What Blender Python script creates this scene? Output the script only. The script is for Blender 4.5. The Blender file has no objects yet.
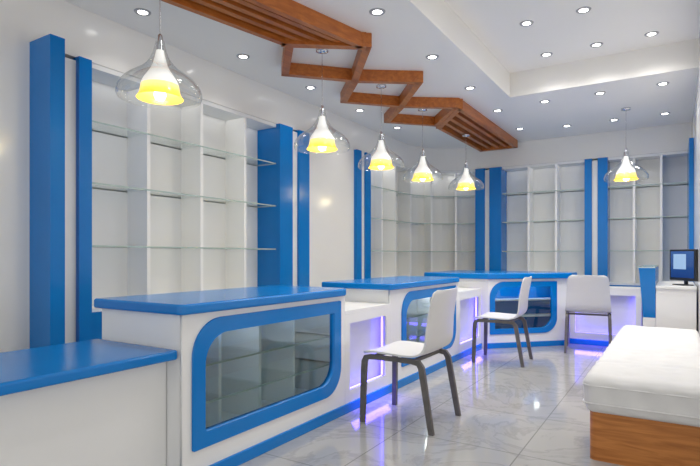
import bpy, bmesh, math
from mathutils import Vector, Matrix
scene=bpy.context.scene
col=scene.collection
scene.view_settings.view_transform='Standard'
scene.view_settings.look='None'

# ---------------------------------------------------------------- materials
def newmat(name):
    m=bpy.data.materials.new(name); m.use_nodes=True
    return m,m.node_tree.nodes,m.node_tree.links
def pmat(name,colr,rough=.4,metal=0.,var=.04,scale=6.,bump=0.,coat=0.,spec=.5):
    m,n,l=newmat(name); b=n['Principled BSDF']
    tc=n.new('ShaderNodeTexCoord'); no=n.new('ShaderNodeTexNoise'); no.inputs['Scale'].default_value=scale
    no.inputs['Detail'].default_value=4
    l.new(tc.outputs['Object'],no.inputs['Vector'])
    r=n.new('ShaderNodeValToRGB')
    c=colr
    r.color_ramp.elements[0].position=.3; r.color_ramp.elements[1].position=.7
    r.color_ramp.elements[0].color=(c[0]*(1-var),c[1]*(1-var),c[2]*(1-var),1)
    r.color_ramp.elements[1].color=(c[0],c[1],c[2],1)
    l.new(no.outputs['Fac'],r.inputs['Fac']); l.new(r.outputs['Color'],b.inputs['Base Color'])
    b.inputs['Roughness'].default_value=rough; b.inputs['Metallic'].default_value=metal
    b.inputs['Coat Weight'].default_value=coat
    b.inputs['Specular IOR Level'].default_value=spec
    if bump>0:
        bp=n.new('ShaderNodeBump'); bp.inputs['Strength'].default_value=bump; bp.inputs['Distance'].default_value=.01
        l.new(no.outputs['Fac'],bp.inputs['Height']); l.new(bp.outputs['Normal'],b.inputs['Normal'])
    return m
def emat(name,colr,s,base=(1,1,1)):
    m,n,l=newmat(name); b=n['Principled BSDF']
    b.inputs['Base Color'].default_value=(*base,1)
    b.inputs['Emission Color'].default_value=(*colr,1); b.inputs['Emission Strength'].default_value=s
    return m
def gmat(name,tint,f0=.04,f90=.7,rough=.02,power=4.,milk=0.):
    m,n,l=newmat(name); n.remove(n['Principled BSDF'])
    o=n['Material Output']; t=n.new('ShaderNodeBsdfTransparent'); t.inputs[0].default_value=(*tint,1)
    g=n.new('ShaderNodeBsdfGlossy'); g.inputs['Roughness'].default_value=rough
    f=n.new('ShaderNodeLayerWeight'); f.inputs['Blend'].default_value=.5
    pw=n.new('ShaderNodeMath'); pw.operation='POWER'; pw.inputs[1].default_value=power
    ma=n.new('ShaderNodeMath'); ma.operation='MULTIPLY_ADD'; ma.use_clamp=True; ma.inputs[1].default_value=f90; ma.inputs[2].default_value=f0
    mx=n.new('ShaderNodeMixShader')
    l.new(f.outputs['Facing'],pw.inputs[0]); l.new(pw.outputs[0],ma.inputs[0]); l.new(ma.outputs[0],mx.inputs[0])
    src=t.outputs[0]
    if milk>0:
        df=n.new('ShaderNodeBsdfDiffuse'); df.inputs[0].default_value=(.9,.92,.94,1)
        m2=n.new('ShaderNodeMixShader'); m2.inputs[0].default_value=milk
        l.new(t.outputs[0],m2.inputs[1]); l.new(df.outputs[0],m2.inputs[2]); src=m2.outputs[0]
    l.new(src,mx.inputs[1]); l.new(g.outputs[0],mx.inputs[2]); l.new(mx.outputs[0],o.inputs[0])
    return m
M_wall=pmat('white_wall_paint',(.88,.87,.845),.15,var=.01,scale=2)
M_ceil=pmat('white_ceiling_paint',(.95,.93,.89),.4,var=.01,scale=2)
M_white=pmat('white_lacquer',(.83,.83,.82),.3,var=.02,scale=3)
M_shelf=pmat('white_laminate',(.84,.845,.84),.45,var=.01,scale=3)
M_div=pmat('bright_white_laminate',(.97,.97,.96),.4,var=.01,scale=3)
M_blue=pmat('blue_gloss_laminate',(.0,.19,.59),.2,var=.06,scale=3,spec=.4)
M_grey=pmat('grey_brown_wood',(.135,.125,.118),.5,var=.25,scale=20)
M_chair=pmat('light_grey_molded_plastic',(.70,.70,.70),.4,var=.02)
M_fabric=pmat('white_upholstery',(.70,.70,.70),.85,var=.05,scale=9,bump=.3)
M_chrome=pmat('chrome',(.75,.75,.77),.15,metal=1.)
M_black=pmat('black_plastic',(.02,.02,.022),.4)
M_edge=pmat('glass_green_edge',(.46,.57,.54),.15,var=.02)
M_glass=gmat('shelf_glass',(.96,.985,.975),.03,.3)
M_pane=gmat('display_pane',(.74,.79,.77),.06,.38)
M_lampglass=gmat('clear_lamp_glass',(.95,.965,.97),.05,.8,power=2.4,milk=.05)
M_frost=emat('frosted_white_lit',(1,.95,.85),.5)
M_spot=emat('downlight_lens',(1,.98,.95),14)
M_ring=pmat('downlight_ring',(.45,.45,.46),.35)
M_led=emat('violet_led_strip',(.09,.06,1.),8)
M_ledback=pmat('lilac_white_panel',(.78,.78,.84),.4,var=.02)
def yel():
    m,n,l=newmat('yellow_lit_shade'); b=n['Principled BSDF']
    tc=n.new('ShaderNodeTexCoord'); sp=n.new('ShaderNodeSeparateXYZ'); r=n.new('ShaderNodeValToRGB'); cr=r.color_ramp
    cr.elements[0].position=0; cr.elements[0].color=(.95,.55,.03,1)
    cr.elements[1].position=1; cr.elements[1].color=(1,.84,.42,1)
    e=cr.elements.new(.4); e.color=(1,.70,.10,1)
    l.new(tc.outputs['Generated'],sp.inputs[0]); l.new(sp.outputs['Z'],r.inputs[0]); l.new(r.outputs[0],b.inputs['Emission Color'])
    b.inputs['Emission Strength'].default_value=1.0; b.inputs['Base Color'].default_value=(.8,.55,.08,1); b.inputs['Roughness'].default_value=.2
    return m
M_yel=yel()
def wood(name,a,b2,s=(9,1.2,9)):
    m,n,l=newmat(name); b=n['Principled BSDF']
    tc=n.new('ShaderNodeTexCoord'); mp=n.new('ShaderNodeMapping')
    mp.inputs['Scale'].default_value=s
    no=n.new('ShaderNodeTexNoise'); no.inputs['Scale'].default_value=3; no.inputs['Detail'].default_value=6; no.inputs['Distortion'].default_value=.6
    r=n.new('ShaderNodeValToRGB'); r.color_ramp.elements[0].position=.3; r.color_ramp.elements[1].position=.7
    r.color_ramp.elements[0].color=(*a,1); r.color_ramp.elements[1].color=(*b2,1)
    l.new(tc.outputs['Object'],mp.inputs[0]); l.new(mp.outputs[0],no.inputs['Vector']); l.new(no.outputs['Fac'],r.inputs[0])
    l.new(r.outputs[0],b.inputs['Base Color']); b.inputs['Roughness'].default_value=.4
    return m
M_wood=wood('orange_brown_wood',(.36,.095,.014),(.54,.17,.03))
M_bench=wood('orange_brown_oak_wood',(.34,.11,.02),(.60,.235,.055),(1.2,.5,12))
def floor_mat():
    m,n,l=newmat('polished_marble_tile'); b=n['Principled BSDF']
    tc=n.new('ShaderNodeTexCoord')
    br=n.new('ShaderNodeTexBrick'); br.offset=0; br.inputs['Scale'].default_value=1
    br.inputs['Brick Width'].default_value=.8; br.inputs['Row Height'].default_value=.8
    br.inputs['Mortar Size'].default_value=.004; br.inputs['Mortar Smooth'].default_value=.1
    l.new(tc.outputs['Object'],br.inputs['Vector'])
    no=n.new('ShaderNodeTexNoise'); no.inputs['Scale'].default_value=1.4; no.inputs['Detail'].default_value=8; no.inputs['Distortion'].default_value=2.0; no.inputs['Roughness'].default_value=.6
    l.new(tc.outputs['Object'],no.inputs['Vector'])
    r=n.new('ShaderNodeValToRGB'); cr=r.color_ramp
    cr.elements[0].position=.3; cr.elements[0].color=(.345,.34,.335,1)
    cr.elements[1].position=.7; cr.elements[1].color=(.40,.395,.385,1)
    e=cr.elements.new(.47); e.color=(.39,.385,.375,1); e=cr.elements.new(.503); e.color=(.325,.32,.315,1); e=cr.elements.new(.54); e.color=(.40,.395,.385,1)
    l.new(no.outputs['Fac'],r.inputs[0])
    l.new(r.outputs[0],br.inputs['Color1']); l.new(r.outputs[0],br.inputs['Color2']); br.inputs['Mortar'].default_value=(.23,.225,.22,1)
    l.new(br.outputs['Color'],b.inputs['Base Color'])
    b.inputs['Roughness'].default_value=.085; b.inputs['Specular IOR Level'].default_value=.65
    return m
M_floor=floor_mat()
def screen_mat():
    m,n,l=newmat('monitor_screen_picture'); b=n['Principled BSDF']
    tc=n.new('ShaderNodeTexCoord'); sp=n.new('ShaderNodeSeparateXYZ')
    l.new(tc.outputs['Generated'],sp.inputs[0])
    r=n.new('ShaderNodeValToRGB'); r.color_ramp.elements[0].position=.05; r.color_ramp.elements[1].position=.9
    r.color_ramp.elements[0].color=(.01,.05,.22,1); r.color_ramp.elements[1].color=(.03,.12,.38,1)
    l.new(sp.outputs['Z'],r.inputs[0]); l.new(r.outputs[0],b.inputs['Emission Color']); b.inputs['Emission Strength'].default_value=.8
    b.inputs['Base Color'].default_value=(.01,.01,.02,1); b.inputs['Roughness'].default_value=.15
    return m
M_screen=screen_mat()
M_win=emat('monitor_window_light',(.35,.6,.95),.7,(.1,.1,.1))

# ---------------------------------------------------------------- mesh helpers
def fin(name,bm,mats,parent=None,smooth=False,world=None):
    me=bpy.data.meshes.new(name); bmesh.ops.recalc_face_normals(bm,faces=bm.faces[:]); bm.to_mesh(me); bm.free()
    if not isinstance(mats,(list,tuple)): mats=[mats]
    for m in mats: me.materials.append(m)
    if smooth:
        for p in me.polygons: p.use_smooth=True
    ob=bpy.data.objects.new(name,me); col.objects.link(ob)
    if parent:
        ob.parent=parent
        if world is not None: ob.matrix_parent_inverse=world.inverted()
    return ob
def add_box(bm,x0,x1,y0,y1,z0,z1,bevel=0.):
    r=bmesh.ops.create_cube(bm,size=1.)
    vs=r['verts']
    for v in vs:
        v.co=Vector(((x0+x1)/2+v.co.x*(x1-x0),(y0+y1)/2+v.co.y*(y1-y0),(z0+z1)/2+v.co.z*(z1-z0)))
    if bevel>0:
        es=list({e for v in vs for e in v.link_edges})
        bmesh.ops.bevel(bm,geom=es,offset=bevel,segments=2,affect='EDGES',profile=.6)
def box(name,x0,x1,y0,y1,z0,z1,mat,parent=None,bevel=.003,world=None):
    bm=bmesh.new(); add_box(bm,x0,x1,y0,y1,z0,z1,bevel); return fin(name,bm,mat,parent,world=world)
def boxes(name,lst,mat,parent=None,bevel=0.,world=None):
    bm=bmesh.new()
    for b in lst: add_box(bm,*b,bevel)
    return fin(name,bm,mat,parent,world=world)
def add_prism(bm,pts,z0,z1,bevel=0.):
    vs=[bm.verts.new((p[0],p[1],z0)) for p in pts]
    f=bm.faces.new(vs)
    r=bmesh.ops.extrude_face_region(bm,geom=[f])
    nv=[g for g in r['geom'] if isinstance(g,bmesh.types.BMVert)]
    for v in nv: v.co.z=z1
    if bevel>0:
        es=[e for e in bm.edges if abs(e.verts[0].co.z-e.verts[1].co.z)<1e-6 and len(e.link_faces)==2]
        bm.normal_update()
        bmesh.ops.bevel(bm,geom=es,offset=bevel,segments=4,affect='EDGES',profile=.5)
def prism(name,pts,z0,z1,mat,parent=None,bevel=0.,world=None):
    bm=bmesh.new(); add_prism(bm,pts,z0,z1,bevel); return fin(name,bm,mat,parent,world=world)
def glass_slab(name,pts,z0,z1,parent,world=None):
    ob=prism(name,pts,z0,z1,[M_glass,M_edge],parent,0,world)
    for p in ob.data.polygons:
        if abs(p.normal.z)<.5: p.material_index=1
    return ob
def rounded(pts,rads,seg=8):
    out=[]; n=len(pts)
    for i in range(n):
        p=Vector(pts[i]); a=Vector(pts[i-1]); c=Vector(pts[(i+1)%n]); r=rads[i]
        if r<=1e-5: out.append(tuple(p)); continue
        u=(a-p).normalized(); v=(c-p).normalized(); ang=u.angle(v)
        t=r/math.tan(ang/2); s=p+u*t; e=p+v*t
        ctr=p+(u+v).normalized()*(r/math.sin(ang/2))
        a0=math.atan2(s.y-ctr.y,s.x-ctr.x); a1=math.atan2(e.y-ctr.y,e.x-ctr.x)
        da=(a1-a0+math.pi)%(2*math.pi)-math.pi
        for k in range(seg+1):
            q=a0+da*k/seg; out.append((ctr.x+r*math.cos(q),ctr.y+r*math.sin(q)))
    return out
def leaf(x0,x1,z0,z1,r,rs=.012):
    return rounded([(x0,z0),(x1,z0),(x1,z1),(x0,z1)],[rs,r,rs,r],12)
def holed(name,outer,holes,y0,y1,mat,parent,world=None):
    cu=bpy.data.curves.new(name+'_curve','CURVE'); cu.dimensions='2D'; cu.fill_mode='BOTH'; cu.extrude=(y1-y0)/2
    for path in [outer]+holes:
        s=cu.splines.new('POLY'); s.points.add(len(path)-1)
        for i,p in enumerate(path): s.points[i].co=(p[0],p[1],0,1)
        s.use_cyclic_u=True
    tmp=bpy.data.objects.new('tmp',cu); col.objects.link(tmp)
    dg=bpy.context.evaluated_depsgraph_get(); me0=bpy.data.meshes.new_from_object(tmp.evaluated_get(dg))
    bpy.data.objects.remove(tmp)
    bm=bmesh.new(); bm.from_mesh(me0); bpy.data.meshes.remove(me0); bpy.data.curves.remove(cu)
    for v in bm.verts: v.co=Vector((v.co.x,(y0+y1)/2+v.co.z,v.co.y))
    bmesh.ops.remove_doubles(bm,verts=bm.verts[:],dist=1e-5)
    for f in bm.faces: f.material_index=0
    return fin(name,bm,mat,parent,world=world)
def tube_loop(name,paths,r,mat,parent,world=None,seg=8):
    bm=bmesh.new()
    for P in paths:
        rings=[]; n=len(P)
        for i in range(n):
            a=Vector(P[i-1]); b=Vector(P[(i+1)%n]); t=(b-a).normalized(); nn=Vector((-t.y,t.x,0)).normalized(); up=Vector((0,0,1))
            rings.append([bm.verts.new(Vector(P[i])+nn*r*math.cos(2*math.pi*k/seg)+up*r*math.sin(2*math.pi*k/seg)) for k in range(seg)])
        for i in range(n):
            a=rings[i]; b=rings[(i+1)%n]
            for k in range(seg): bm.faces.new((a[k],a[(k+1)%seg],b[(k+1)%seg],b[k]))
    return fin(name,bm,mat,parent,smooth=True,world=world)
def lathe(name,prof,mat,parent,seg=40,cap=False):
    bm=bmesh.new(); rings=[]
    for r,z in prof:
        rings.append([bm.verts.new((r*math.cos(2*math.pi*k/seg),r*math.sin(2*math.pi*k/seg),z)) for k in range(seg)])
    for a,b in zip(rings,rings[1:]):
        for k in range(seg): bm.faces.new((a[k],a[(k+1)%seg],b[(k+1)%seg],b[k]))
    if cap: bm.faces.new(rings[0]); bm.faces.new(rings[-1])
    return fin(name,bm,mat,parent,smooth=not cap)
def empty(name,loc,rot=0.):
    e=bpy.data.objects.new(name,None); e.empty_display_size=.1; e.location=loc; e.rotation_euler=(0,0,rot); col.objects.link(e); return e
def top(o,label,cat,group=None):
    o['label']=label; o['category']=cat
    if group: o['group']=group
    return o
def struct(o): o['kind']='structure'; return o
def tree(o):
    return [c for c in list(bpy.data.objects) if c.parent==o]
def copy_thing(o,loc,rot):
    n=o.copy(); n.location=loc; n.rotation_euler=(0,0,rot); col.objects.link(n)
    def rec(src,dst):
        for c in tree(src):
            if c==dst: continue
            k=c.copy(); k.parent=dst; col.objects.link(k); rec(c,k)
    rec(o,n); return n
def lamp(kind,name,loc,energy,color,size):
    ld=bpy.data.lights.new(name,kind); ld.energy=energy; ld.color=color
    if kind!='AREA': ld.shadow_soft_size=size
    lo=bpy.data.objects.new(name,ld); lo.location=loc; col.objects.link(lo); return ld,lo

# ---------------------------------------------------------------- room
H=3.05; HT=3.33; UT=2.67; XW=-3.75; XB=-4.17; YB=8.6; XR=.2
C=(-2.86,7.71); R=.89
struct(boxes('floor',[(-4.4,4.0,-2.5,9.3,-.06,0)],M_floor))
struct(boxes('ceiling',[(-4.4,-1.63,-2.5,9.3,H,HT+.1),(-1.63,4.0,6.12,9.3,H,HT+.1),(-1.63,4.0,-2.5,.8,H,HT+.1),(3.0,4.0,.8,6.12,H,HT+.1),(-1.63,3.0,.8,6.12,HT,HT+.1)],M_ceil))
struct(boxes('wall_left',[(-4.35,XB,-2.5,9.02,0,H),(XB,XW,-2.5,1.85,0,H),(XB,XW,5.0,6.09,0,H),(XB,XW,1.85,5.0,UT,H),(XB,XW,6.09,7.71,UT,H)],M_wall))
def path(o,n=16,y0=6.48):
    p=[(C[0]-R-o,y0)]
    for k in range(n+1):
        a=math.pi-k/n*math.pi/2; p.append((C[0]+(R+o)*math.cos(a),C[1]+(R+o)*math.sin(a)))
    return p
bmw=bmesh.new()
add_box(bmw,-4.17,.35,9.02,9.2,0,H); add_box(bmw,C[0],XR,YB,9.02,UT,H)
arcf=path(0)[1:]
add_prism(bmw,arcf+[(C[0],9.02),(XB,9.02),(XB,7.71)],UT,H)
struct(fin('wall_back',bmw,M_wall))
struct(boxes('wall_right',[(XR,XR+.15,3.2,9.02,0,HT)],M_wall))

# ---------------------------------------------------------------- shelving
SZ=[2.22,1.75,1.27]
DV=.012; DT=.016; BD=.28
def unit(name,loc,rot,w,divs,fins,label,ndoor,en=.3):
    e=empty(name,loc,rot); top(e,label,'display shelving')
    box('back_panel',0,w,BD,.418,.8,UT-.002,M_shelf,e,0)
    box('top_panel',0,w,.005,BD,UT-.04,UT-.002,M_shelf,e,0)
    box('base_cabinet',0,w,.03,.418,.0,.8,M_shelf,e,0)
    for i in range(ndoor):
        d=box('door',w*i/ndoor+.004,w*(i+1)/ndoor-.004,.008,.03,.08,.77,M_blue,e,.002); d['label']='blue cabinet door'
    for x in divs: box('divider',x-DT,x+DT,DV,BD,.8,UT-.04,M_div,e,0)
    for z in SZ: glass_slab('shelf',[(.002,.005),(w-.002,.005),(w-.002,BD),(.002,BD)],z,z+.012,e)
    for x0,x1,yf,blue in fins:
        s=box('side_panel',x0,x1,yf,.418,0,UT-.003 if blue else UT-.03,M_blue if blue else M_white,e,.003)
        s['label']='blue laminate side panel' if blue else 'white filler side panel'
    if en>0:
        ld,lo=lamp('AREA','added_cabinet_fill',(0,0,0),1.,(1,.98,.95),0)  # added fill lamp brightening the shelf bays, not a fitting of the unit
        ld.shape='RECTANGLE'; ld.size=w-.06; ld.size_y=.24; ld.energy=en*w
        lo.matrix_world=Matrix.Translation(loc)@Matrix.Rotation(rot,4,'Z')@Matrix.Translation((w/2,.145,UT-.045))
    return e
Y0=2.27
unit('display_shelving',(XW,Y0,0),math.pi/2,4.45-Y0,[.54,1.12,1.70],
 [(1.85-Y0,1.95-Y0,-.26,1),(1.95-Y0,2.17-Y0,-.01,0),(2.17-Y0,0,-.05,1),(2.18,2.41,-.05,1),(2.41,2.53,-.02,0),(2.53,2.73,-.05,1)],
 'white wall shelving with glass shelves and blue side panels',4,.35)
unit('display_shelving',(-2.42,YB,0),0,1.258,[.42,.84],
 [(-.44,-.28,-.05,1),(-.28,-.20,-.02,0),(-.20,0,-.05,1),(1.258,1.358,-.05,1),(1.358,1.438,-.02,0),(1.438,1.574,-.05,1)],
 'narrow white glass-shelved wall unit between blue pilasters',2,.3)
unit('display_shelving',(-.846,YB,0),0,.995,[.34,.68],[(.995,1.044,-.9,1)],
 'white wall shelving with glass shelves near the reception desk',2,.0)
eu=empty('corner_shelving',(XW,6.48,0)); top(eu,'curved white corner shelving with glass shelves and blue edge','display shelving')
W=Matrix.Translation((XW,6.48,0))
def band(a,b): return path(a)+path(b)[::-1]
prism('back_panel',band(BD,.418),.8,UT-.002,M_shelf,eu,0,W)
prism('top_panel',band(.005,BD),UT-.04,UT-.002,M_shelf,eu,0,W)
prism('base_cabinet',band(.03,.418),0,.8,M_shelf,eu,0,W)
d=prism('door',band(.008,.03),.08,.77,M_blue,eu,0,W); d['label']='blue curved cabinet front'
for z in SZ: glass_slab('shelf',band(.005,BD),z,z+.012,eu,W)
for y in (6.93,7.38): box('divider',XW-BD,XW-DV,y-DT,y+DT,.8,UT-.04,M_div,eu,0,W)
for a in (168,139,112):
    t=math.radians(a); u=Vector((math.cos(t),math.sin(t))); v=Vector((-u.y,u.x))*DT; c=Vector(C)
    prism('divider',[c+u*(R+DV)+v,c+u*(R+BD)+v,c+u*(R+BD)-v,c+u*(R+DV)-v],.8,UT-.04,M_div,eu,0,W)
for y0,y1,xf,b in ((6.09,6.22,XW+.05,1),(6.22,6.34,XW+.02,0),(6.34,6.478,XW+.05,1)):
    s=box('side_panel',XB+.002,xf,y0,y1,0,UT-.003,M_blue if b else M_white,eu,.003,W); s['label']='blue laminate side panel' if b else 'white filler side panel'
for (a,b,cx,cy,rz) in ((1.1,.7,XW-.145,7.05,math.pi/2),(.8,.55,C[0]+(R+.145)*math.cos(math.radians(145)),C[1]+(R+.145)*math.sin(math.radians(145)),math.radians(55)),(.5,.4,C[0]+(R+.145)*math.cos(math.radians(108)),C[1]+(R+.145)*math.sin(math.radians(108)),math.radians(18))):
    ld,lo=lamp('AREA','added_cabinet_fill',(0,0,0),b,(1,.98,.95),0); ld.shape='RECTANGLE'; ld.size=a*.8; ld.size_y=.18  # same added fill for the curved corner bays
    lo.matrix_world=Matrix.Translation((cx,cy,UT-.045))@Matrix.Rotation(rz,4,'Z')

# ---------------------------------------------------------------- counters
CT=.955; CB=.90
def window_front(e,w,x0,x1,z0=.18,z1=.865,r=.2,fw=.085):
    rect=[(0,.07),(w,.07),(w,CB),(0,CB)]
    i0=leaf(x0+fw,x1-fw,z0+fw,z1-fw,r-fw*.45)
    holed('front_panel',rect,[leaf(x0+.02,x1-.02,z0+.02,z1-.02,r)],0,.02,M_white,e)
    f=holed('window_frame',leaf(x0,x1,z0,z1,r),[i0],-.012,.035,M_blue,e); f['label']='blue leaf-shaped window frame'
    g=holed('window_pane',leaf(x0+fw*.9,x1-fw*.9,z0+fw*.9,z1-fw*.9,r-fw*.45),[],.012,.016,M_pane,e); g['label']='clear display glass pane'
def counter(loc,w,x0,x1,label):
    e=empty('display_counter',loc,math.pi/2); top(e,label,'counter','display counters')
    D=.69
    window_front(e,w,x0,x1)
    boxes('body',[(0,.02,.02,D,.0,CB),(w-.02,w,.02,D,0,CB),(.02,w-.02,D-.02,D,0,CB),(.02,w-.02,.036,D-.02,.10,.14),(0.02,w-.02,.03,D-.02,0,.07)],M_shelf,e)
    k=box('kickboard',-.005,w+.005,-.015,.03,0,.07,M_blue,e,.004); k['label']='blue kickboard'
    n=4
    for i in range(1,n):
        x=x0+(x1-x0)*i/n; box('divider',x-.011,x+.011,.16,D-.02,.14,.80,M_div,e,0)
    for z in (.37,.58): glass_slab('shelf',[(.02,.10),(w-.02,.10),(w-.02,D-.02),(.02,D-.02)],z,z+.012,e)
    t=prism('countertop',rounded([(-.04,-.04),(w+.04,-.04),(w+.04,D+.03),(-.04,D+.03)],[.04,.12,.02,.02]),CB,CT,M_blue,e,.014); t['label']='blue gloss countertop'
    return e
counter((-2.13,1.79,0),1.54,.06,1.47,'white display counter with blue top beside the low counter')
counter((-2.13,4.07,0),1.69,.22,1.60,'white display counter with blue top and leaf window')
A=Vector((-2.05,6.65)); B=Vector((-1.23,7.47)); w=(B-A).length
e=empty('corner_display_counter',(A.x,A.y,0),math.pi/4); top(e,'angled corner counter with blue top and blue framed window','counter','display counters')
window_front(e,w,.02,1.0,fw=.07)
Wc=Matrix.Translation((A.x,A.y,0))@Matrix.Rotation(math.pi/4,4,'Z')
boxes('body',[(-2.9,A.x,6.65,6.67,0,CB),(-2.9,-2.88,6.67,7.9,0,CB),(-2.88,-1.23,7.88,7.9,0,CB),(-1.25,-1.23,7.47,7.88,0,CB)],M_white,e,0,Wc)
prism('inner_floor',[(-2.88,6.67),(-2.08,6.67),(-1.28,7.47),(-1.28,7.88),(-2.88,7.88)],.10,.14,M_shelf,e,0,Wc)
bb=box('inner_back',-.2,w+.05,.28,.30,.14,.85,M_blue,e,0); bb['label']='blue inner back board'
for z in (.38,.60): box('shelf',.04,w-.04,.12,.28,z,z+.022,M_div,e,.002)
k=box('kickboard',-.01,w+.005,-.015,.03,0,.07,M_blue,e,.004)
t=prism('countertop',rounded([(-2.94,6.61),(-2.035,6.61),(-1.17,7.45),(-1.17,7.93),(-2.94,7.93)],[.02,.05,.08,.02,.02]),CB,CT+.02,M_blue,e,.014,Wc); t['label']='blue gloss countertop'
for (x,y,en) in ((-2.3,2.2,2.2),(-2.3,2.9,2.2),(-2.25,4.6,2.4),(-2.25,5.2,2.4),(-1.90,6.96,2.4),(-1.58,7.28,2.4)):
    lamp('POINT','added_counter_fill',(x,y,.84),en,(1,.97,.93),.04)  # added fill lamps to lighten the counter insides, no real fittings
# low LED segments
LT=.78
def low(loc,rot,w,label,D=.5):
    e=empty('low_partition_counter',loc,rot); top(e,label,'counter','illuminated low counters')
    boxes('body',[(0,w,.10,D,0,LT-.03)],M_white,e)
    m=.07; za,zb=.16,LT-.10
    holed('front_frame',[(0,.07),(w,.07),(w,LT-.03),(0,LT-.03)],[[(m,za),(w-m,za),(w-m,zb),(m,zb)]],.0,.025,M_white,e)
    p=box('recess_panel',0,w,.09,.10,.0,LT-.03,M_ledback,e,0); p['label']='white recessed panel with violet glow'
    s=boxes('led_strip',[(m-.016,m-.002,.04,.055,za,zb),(w-m+.002,w-m+.016,.04,.055,za,zb),(m,w-m,.04,.055,za-.016,za-.002)],M_led,e); s['label']='violet glowing LED strip'
    box('top_slab',0,w,-.0,D,LT-.03,LT,M_white,e,.003)
    k=box('kickboard',0,w,-.015,.08,0,.07,M_blue,e,.004)
    ld,lo=lamp('AREA','led_glow',(0,0,0),2.4,(.10,.06,1),0); ld.shape='RECTANGLE'; ld.size=w-2*m; ld.size_y=.06
    lo.matrix_world=Matrix.Translation(loc)@Matrix.Rotation(rot,4,'Z')@Matrix.Translation((w/2,-.03,.11))@Matrix.Rotation(math.radians(-50),4,'X')
    return e
low((-2.13,3.332,0),math.pi/2,.735,'low white counter with violet LED panel between display counters')
low((-2.13,5.765,0),math.pi/2,.84,'short low white counter with violet glow beside corner counter')
low((-1.225,7.65,0),0,.86,'low white counter with violet LED panel behind a chair',.4)
e=empty('low_service_counter',(-2.25,-.6,0),math.pi/2); top(e,'low white counter with blue top abutting the display counter','counter')
wl=2.385
boxes('body',[(0,wl,0,.57,.06,.67)],M_white,e)
box('kickboard',0,wl,-.01,.55,0,.06,M_blue,e)
t=prism('countertop',rounded([(-.03,-.10),(wl,-.10),(wl,.60),(-.03,.60)],[.02,.02,.01,.01]),.67,.72,M_blue,e,.012)
t['label']='blue gloss countertop'

# ---------------------------------------------------------------- wood ceiling
def beam(bm,a,b,wd=.07,z0=2.93,z1=H-.001,ext=0.):
    a=Vector(a); b=Vector(b); u=(b-a).normalized(); a=a-u*ext; b=b+u*ext; v=Vector((-u.y,u.x))*wd/2
    add_prism(bm,[a-v,b-v,b+v,a+v],z0,z1)
L=Vector((-2.71,3.33)); Rr=Vector((-2.21,3.71)); dv=Vector((.21,1.))
bm=bmesh.new(); N=5
for i in range(N):
    p=L.lerp(Rr,i/(N-1)); q=p-dv*(p.y-1.4); beam(bm,q,p,wd=.05,z0=2.955 if 0<i<N-1 else 2.93)
beam(bm,L,Rr,ext=.035); q0=L-dv*(L.y-1.4); q1=Rr-dv*(Rr.y-1.4); beam(bm,q0,q1,ext=.035)
o=fin('ceiling_slat_panel',bm,M_wood); top(o,'orange-brown wooden slat panel fixed to the white ceiling','ceiling panel','wooden ceiling slats')
bm=bmesh.new()
n0=Vector((-2.16,5.88)); n1=Vector((-2.71,6.60))
for i in range(N):
    p=n0.lerp(n1,i/(N-1)); beam(bm,p,(p.x,8.45),wd=.055,z0=2.95 if 0<i<N-1 else 2.93)
beam(bm,n0,n1,ext=.03); beam(bm,(n0.x,8.42),(n1.x,8.42),ext=.03)
o=fin('ceiling_slat_panel',bm,M_wood); top(o,'orange-brown wooden slat panel on ceiling near the shelving','ceiling panel','wooden ceiling slats')
for k in range(3):
    if k==0:
        q=[Vector(v) for v in ((-2.70,3.37),(-2.18,3.75),(-2.70,4.40),(-3.17,3.89))]
        org=Vector((-2.70,3.87)); bm=bmesh.new()
        for i in range(4): beam(bm,q[i]-org,q[(i+1)%4]-org,ext=.03,z0=2.935,z1=H-.001)
        fr0=fin('ceiling_frame',bm,M_wood); fr0.location=(org.x,org.y,0); o=fr0
    else:
        o=fr0.copy(); o.location=(-2.70,3.87+1.04*k,0); col.objects.link(o)
    top(o,'orange-brown wooden diamond frame fixed to the ceiling','ceiling frame','wooden ceiling frames')

# ---------------------------------------------------------------- downlights
def dl_build():
    e=empty('recessed_downlight',(0,0,0)); top(e,'small round recessed ceiling downlight, lit','downlight','recessed ceiling downlights')
    lathe('trim_ring',[(.036,0),(.036,-.006),(.058,-.006),(.062,0)],M_ring,e,24)
    lathe('lens',[(.036,-.0005),(.036,-.004)],M_spot,e,24,cap=True)
    return e
pos=[(-3.42,2.50,H),(-3.39,3.55,H),(-3.39,4.60,H),(-3.39,5.65,H),(-3.39,6.7,H),
 (-1.91,2.39,H),(-1.91,3.44,H),(-1.91,4.49,H),(-1.91,5.54,H),(-1.91,6.59,H),(-1.91,7.7,H),
 (-1.32,6.5,H),(-.72,6.5,H),(-.11,6.5,H),(-1.3,7.88,H),(-.7,7.88,H),(-.11,7.88,H),
 (-1.15,4.88,HT),(-.67,4.88,HT),(-.19,4.88,HT),(-1.15,5.75,HT),(-.67,5.75,HT),(-.19,5.75,HT),(-1.15,3.9,HT),(-.4,3.9,HT),(-1.15,2.6,HT)]
d0=dl_build(); d0.location=pos[0]
for p in pos[1:]: copy_thing(d0,p,0)
for p in pos:
    ld,lo=lamp('SPOT','downlight_beam',(p[0],p[1],p[2]-.03),12 if p[0]<-3 else (14 if p[1]>7.6 else 32),(1,.97,.93),.08); ld.spot_size=math.radians(120 if p[0]<-3 else 145); ld.spot_blend=1.

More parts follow.
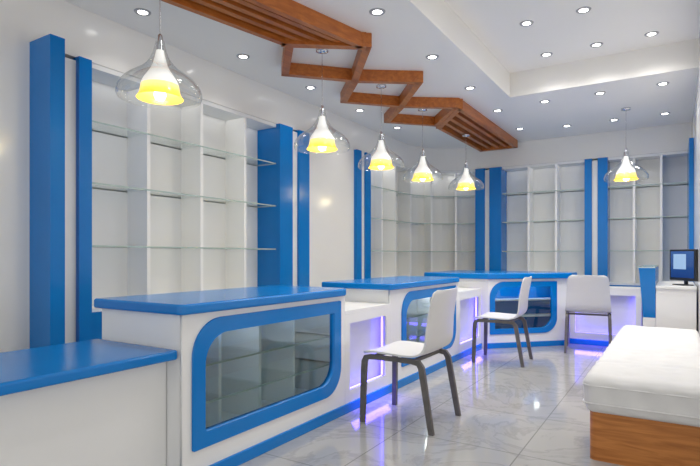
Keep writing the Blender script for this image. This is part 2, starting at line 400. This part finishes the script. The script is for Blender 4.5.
# ---------------------------------------------------------------- pendants
emb=emat('warm_bulb',(1,.85,.45),4)
def pendant(loc,zt,rim=2.15):
    e=empty('pendant_lamp',(loc[0],loc[1],zt)); top(e,'clear glass bell pendant lamp with glowing yellow inner shade','lamp','glass bell pendant lamps')
    zr=rim-zt
    lathe('canopy',[(.0,0),(.055,0),(.055,-.02),(.02,-.03),(0.004,-.032)],M_chrome,e,24)
    lathe('cord',[(.0035,-.03),(.0035,zr+.39)],M_chrome,e,8)
    lathe('cap',[(.004,zr+.40),(.013,zr+.39),(.018,zr+.35),(.021,zr+.29)],M_chrome,e,20)
    g=lathe('lamp_shade',[(.244,zr-.002),(.252,zr+.018),(.249,zr+.048),(.233,zr+.082),(.204,zr+.115),(.163,zr+.145),(.121,zr+.173),(.086,zr+.205),(.059,zr+.243),(.041,zr+.285),(.031,zr+.325),(.025,zr+.355)],M_lampglass,e,48); g['label']='clear glass bell shade'
    i=lathe('inner_shade',[(.112,zr+.082),(.104,zr+.105),(.088,zr+.132),(.068,zr+.16),(.050,zr+.193),(.037,zr+.23),(.028,zr+.265),(.023,zr+.295)],M_frost,e,32); i['label']='frosted white upper inner shade'
    y=lathe('inner_diffuser',[(.138,zr+.0),(.129,zr+.015),(.120,zr+.035),(.115,zr+.06),(.112,zr+.082)],M_yel,e,32); y['label']='glowing yellow inner shade'
    lathe('bulb',[(.001,zr-.015),(.025,zr-.008),(.038,zr+.02),(.03,zr+.06),(.015,zr+.10)],emb,e,20)
    return e
pl=[(-2.69,2.09,2.93,2.17),(-2.68,3.81,H,2.155),(-2.70,4.95,H,2.155),(-2.69,6.02,H,2.155),(-2.525,7.15,2.93,2.155),(-.52,7.35,H,2.155)]
for p in pl:
    pendant(p,p[2],p[3])
    lamp('POINT','pendant_glow',(p[0],p[1],2.10),3,(1,.85,.5),.05)

# ---------------------------------------------------------------- chairs
def catmull(P,n):
    out=[]
    for i in range(len(P)-1):
        p0=P[max(i-1,0)];p1=P[i];p2=P[i+1];p3=P[min(i+2,len(P)-1)]
        for k in range(n):
            t=k/n
            out.append(tuple(.5*((2*p1[j])+(-p0[j]+p2[j])*t+(2*p0[j]-5*p1[j]+4*p2[j]-p3[j])*t*t+(-p0[j]+3*p1[j]-3*p2[j]+p3[j])*t**3) for j in range(2)))
    out.append(P[-1]); return out
def shell(name,rows,parent):
    bm=bmesh.new(); n=14; g=[]
    for (y,z,hw,cy,cz) in rows:
        g.append([bm.verts.new((hw*(2*k/n-1),y+cy*((2*k/n-1)**2),z+cz*((2*k/n-1)**2))) for k in range(n+1)])
    for a,b in zip(g,g[1:]):
        for k in range(n): bm.faces.new((a[k],a[k+1],b[k+1],b[k]))
    ob=fin(name,bm,M_chair,parent,smooth=True)
    m=ob.modifiers.new('thick','SOLIDIFY'); m.thickness=.013; m.offset=0
    m.use_even_offset=True
    e2=ob.modifiers.new('split','EDGE_SPLIT'); e2.split_angle=math.radians(40)
    return ob
def swept_leg(name,P,parent,mat,wx=.028):
    bm=bmesh.new(); rings=[]
    for i,(x,y,z,wd) in enumerate(P):
        a=Vector(P[max(i-1,0)][:3]); b=Vector(P[min(i+1,len(P)-1)][:3]); t=(b-a).normalized()
        nrm=Vector((0,-t.z,t.y)).normalized()
        rings.append([bm.verts.new((x+sx*wx/2,y+nrm.y*sy*wd/2,z+nrm.z*sy*wd/2)) for sx,sy in ((-1,-1),(1,-1),(1,1),(-1,1))])
    for v in rings[-1]: v.co.z=0
    bm.faces.new(rings[0]); bm.faces.new(rings[-1])
    for r0,r1 in zip(rings,rings[1:]):
        for k in range(4): bm.faces.new((r0[k],r0[(k+1)%4],r1[(k+1)%4],r1[k]))
    return fin(name,bm,mat,parent)
def chair(loc,rot,label):
    e=empty('chair',loc,rot); top(e,label,'chair','white molded chairs')
    prof=catmull([(-.265,.484),(-.235,.502),(-.15,.508),(-.03,.504),(.08,.500),(.15,.506),(.205,.530),(.238,.58),(.255,.66),(.272,.76),(.290,.86),(.312,.965)],7)
    S=[0]
    for p,q in zip(prof,prof[1:]): S.append(S[-1]+math.dist(p,q))
    T=S[-1]; rc=.055; rows=[]
    for (y,z),s in zip(prof,S):
        m=min(s,T-s); base=.262-.036*max(0,min(1,(s-.42)/.5))
        hw=base-(rc-math.sqrt(max(0,rc*rc-(rc-m)**2)) if m<rc else 0)
        f=max(0,min(1,(s-.42)/.3))
        rows.append((y,z,hw,-.03*f,.008*(1-f)))
    i=min(range(len(rows)),key=lambda k:abs(rows[k][0]-.205)+abs(rows[k][1]-.530))
    shell('seat',rows[:i+1],e); shell('backrest',rows[i:],e)
    for sx in (-1,1):
        x=sx*.243
        swept_leg('leg',[(x,-.10,.476,.032),(x,-.20,.476,.034),(x,-.233,.468,.038),(x,-.246,.440,.040),(x+sx*.002,-.250,.38,.040),(x+sx*.007,-.254,.18,.038),(x+sx*.011,-.258,0,.036)],e,M_grey)
        swept_leg('leg',[(x,.04,.476,.032),(x,.13,.476,.034),(x,.178,.468,.038),(x,.200,.438,.041),(x+sx*.002,.211,.38,.041),(x+sx*.007,.246,.18,.038),(x+sx*.011,.278,0,.036)],e,M_grey)
        box('side_rail',x-.013,x+.013,-.12,.06,.460,.492,M_grey,e,.003)
    box('cross_rail',-.23,.23,-.19,-.165,.464,.488,M_grey,e,.003)
    box('cross_rail',-.23,.23,.12,.145,.464,.486,M_grey,e,.003)
    return e
c0=chair((-1.66,3.49,0),-math.pi/2,'white molded chair with dark legs facing the display counter')
c1=copy_thing(c0,(-1.68,5.97,0),-math.pi/2+.05); c1['label']='white molded chair with dark legs near the corner counter'
c2=copy_thing(c0,(-.93,7.16,0),math.pi+.12); c2['label']='white molded chair with its back turned, at the lit low counter'

# ---------------------------------------------------------------- bench
e=empty('upholstered_bench',(-.1,4.6,0)); top(e,'long bench with white cushion on an orange-brown wood base','bench')
Wb=Matrix.Translation((-.1,4.6,0))
BZ=.285
prism('base',rounded([(-.43,3.35),(.195,3.35),(.195,5.88),(-.43,5.88)],[.04,.01,.01,.04]),0,BZ,M_bench,e,0,Wb)
bm=bmesh.new()
x0,x1,y0,y1,z0,z1=-.46,.195,3.29,5.94,BZ,.508
nx,ny,nz=36,140,16
def cpt(u,v,w_):
    p=Vector((x0+(x1-x0)*u,y0+(y1-y0)*v,z0+(z1-z0)*w_)); r=.06
    c=Vector((min(max(p.x,x0+r),x1-r),min(max(p.y,y0+r),y1-r),min(max(p.z,z0+r),z1-r)))
    d=p-c
    if d.length>r: p=c+d.normalized()*r
    X=u*(x1-x0); Yy=v*(y1-y0)
    q=0.
    for s in (.2,.4,.6,.8): q+=math.exp(-((v-s)*(y1-y0)/.03)**2)
    if w_>.9:
        p.z-=.012*min(q,1)
        for a in (.22,.44):
            for k in range(10):
                b=.14+k*.264
                p.z-=.014*math.exp(-((X-a)**2+(Yy-b)**2)/.0024)
        p.z+=.004*math.sin(Yy*7+X*9)*math.sin(X*14+1)
    elif w_>.02:
        wr=.003*math.sin(Yy*31+w_*5)+.003*math.sin(X*37+w_*4)
        if u<.01: p.x+=wr
        if v<.004: p.y+=wr
    return p
cache={}
def gv(i,j,k):
    if (i,j,k) not in cache: cache[(i,j,k)]=bm.verts.new(cpt(i/nx,j/ny,k/nz))
    return cache[(i,j,k)]
for i in range(nx):
    for j in range(ny):
        for k in (0,nz): bm.faces.new((gv(i,j,k),gv(i+1,j,k),gv(i+1,j+1,k),gv(i,j+1,k)))
for i in range(nx):
    for k in range(nz):
        for j in (0,ny): bm.faces.new((gv(i,j,k),gv(i+1,j,k),gv(i+1,j,k+1),gv(i,j,k+1)))
for j in range(ny):
    for k in range(nz):
        for i in (0,nx): bm.faces.new((gv(i,j,k),gv(i,j+1,k),gv(i,j+1,k+1),gv(i,j,k+1)))
cu=fin('cushion',bm,M_fabric,e,smooth=True,world=Wb); cu['label']='thick white padded seat cushion'
pp=[]
for zz in (.448,.345):
    pts=rounded([(x0,y0),(x1-.006,y0),(x1-.006,y1),(x0,y1)],[.055,.01,.01,.055],6)
    pp.append([(p[0],p[1],zz) for p in pts])
pi_=tube_loop('piping',pp,.005,M_fabric,e,Wb); pi_['label']='white piped cushion edge'

# ---------------------------------------------------------------- reception desk + monitor
e=empty('reception_desk',(0,6.9,0)); top(e,'white reception desk standing behind the bench','desk')
Wd=Matrix.Translation((0,6.9,0))
box('body',-.17,.185,6.3,7.5,0,.86,M_white,e,.004,Wd)
box('desktop',-.17,.185,6.28,7.52,.86,.89,M_white,e,.004,Wd)
e=empty('reception_end_panel',(-.23,6.9,0)); top(e,'tapered blue end unit with glass top, joined to the desk','reception counter')
Wd=Matrix.Translation((-.23,6.9,0))
box('cabinet',-.29,-.172,6.32,7.5,0,.55,M_white,e,.004,Wd)
bm=bmesh.new()
v=[bm.verts.new(p) for p in ((-.285,6.32,.55),(-.172,6.32,.55),(-.172,7.5,.55),(-.285,7.5,.55),(-.325,6.26,1.075),(-.172,6.26,1.075),(-.172,7.5,1.075),(-.325,7.5,1.075))]
for f in ((0,1,2,3),(4,5,6,7),(0,1,5,4),(1,2,6,5),(2,3,7,6),(3,0,4,7)): bm.faces.new([v[i] for i in f])
bw=fin('blue_panel',bm,M_blue,e,world=Wd); bw['label']='tapered blue panel'
glass_slab('glass_top',[(-.335,6.24),(-.173,6.24),(-.173,7.5),(-.335,7.5)],1.075,1.088,e,Wd)
e=empty('computer_monitor',(.075,6.52,.89),math.radians(-56)); top(e,'black desktop monitor on the reception desk, screen on','monitor')
box('stand_base',-.09,.09,-.06,.05,0,.012,M_black,e,.003)
box('stand_neck',-.02,.02,.02,.04,.012,.12,M_black,e,.003)
box('casing',-.21,.20,-.01,.025,.05,.38,M_black,e,.006)
s=box('screen',-.185,.175,-.0125,-.0105,.08,.36,M_screen,e,0); s['label']='blue lit screen'
s=boxes('screen_window',[(-.14,.06,-.0135,-.0128,.17,.33)],M_win,e); s['label']='light blue window on screen'

# ---------------------------------------------------------------- world, camera
wd=bpy.data.worlds.new('world'); scene.world=wd; wd.use_nodes=True
bg=wd.node_tree.nodes['Background']; bg.inputs[0].default_value=(1,.98,.95,1); bg.inputs[1].default_value=1.2
cam=bpy.data.cameras.new('camera'); cam.lens=519/700*36; cam.sensor_width=36; cam.shift_y=23/700; cam.clip_start=.05
co=bpy.data.objects.new('camera',cam); co.location=(0,0,1.2); co.rotation_euler=(math.pi/2,0,math.radians(32.05)); col.objects.link(co)
scene.camera=co
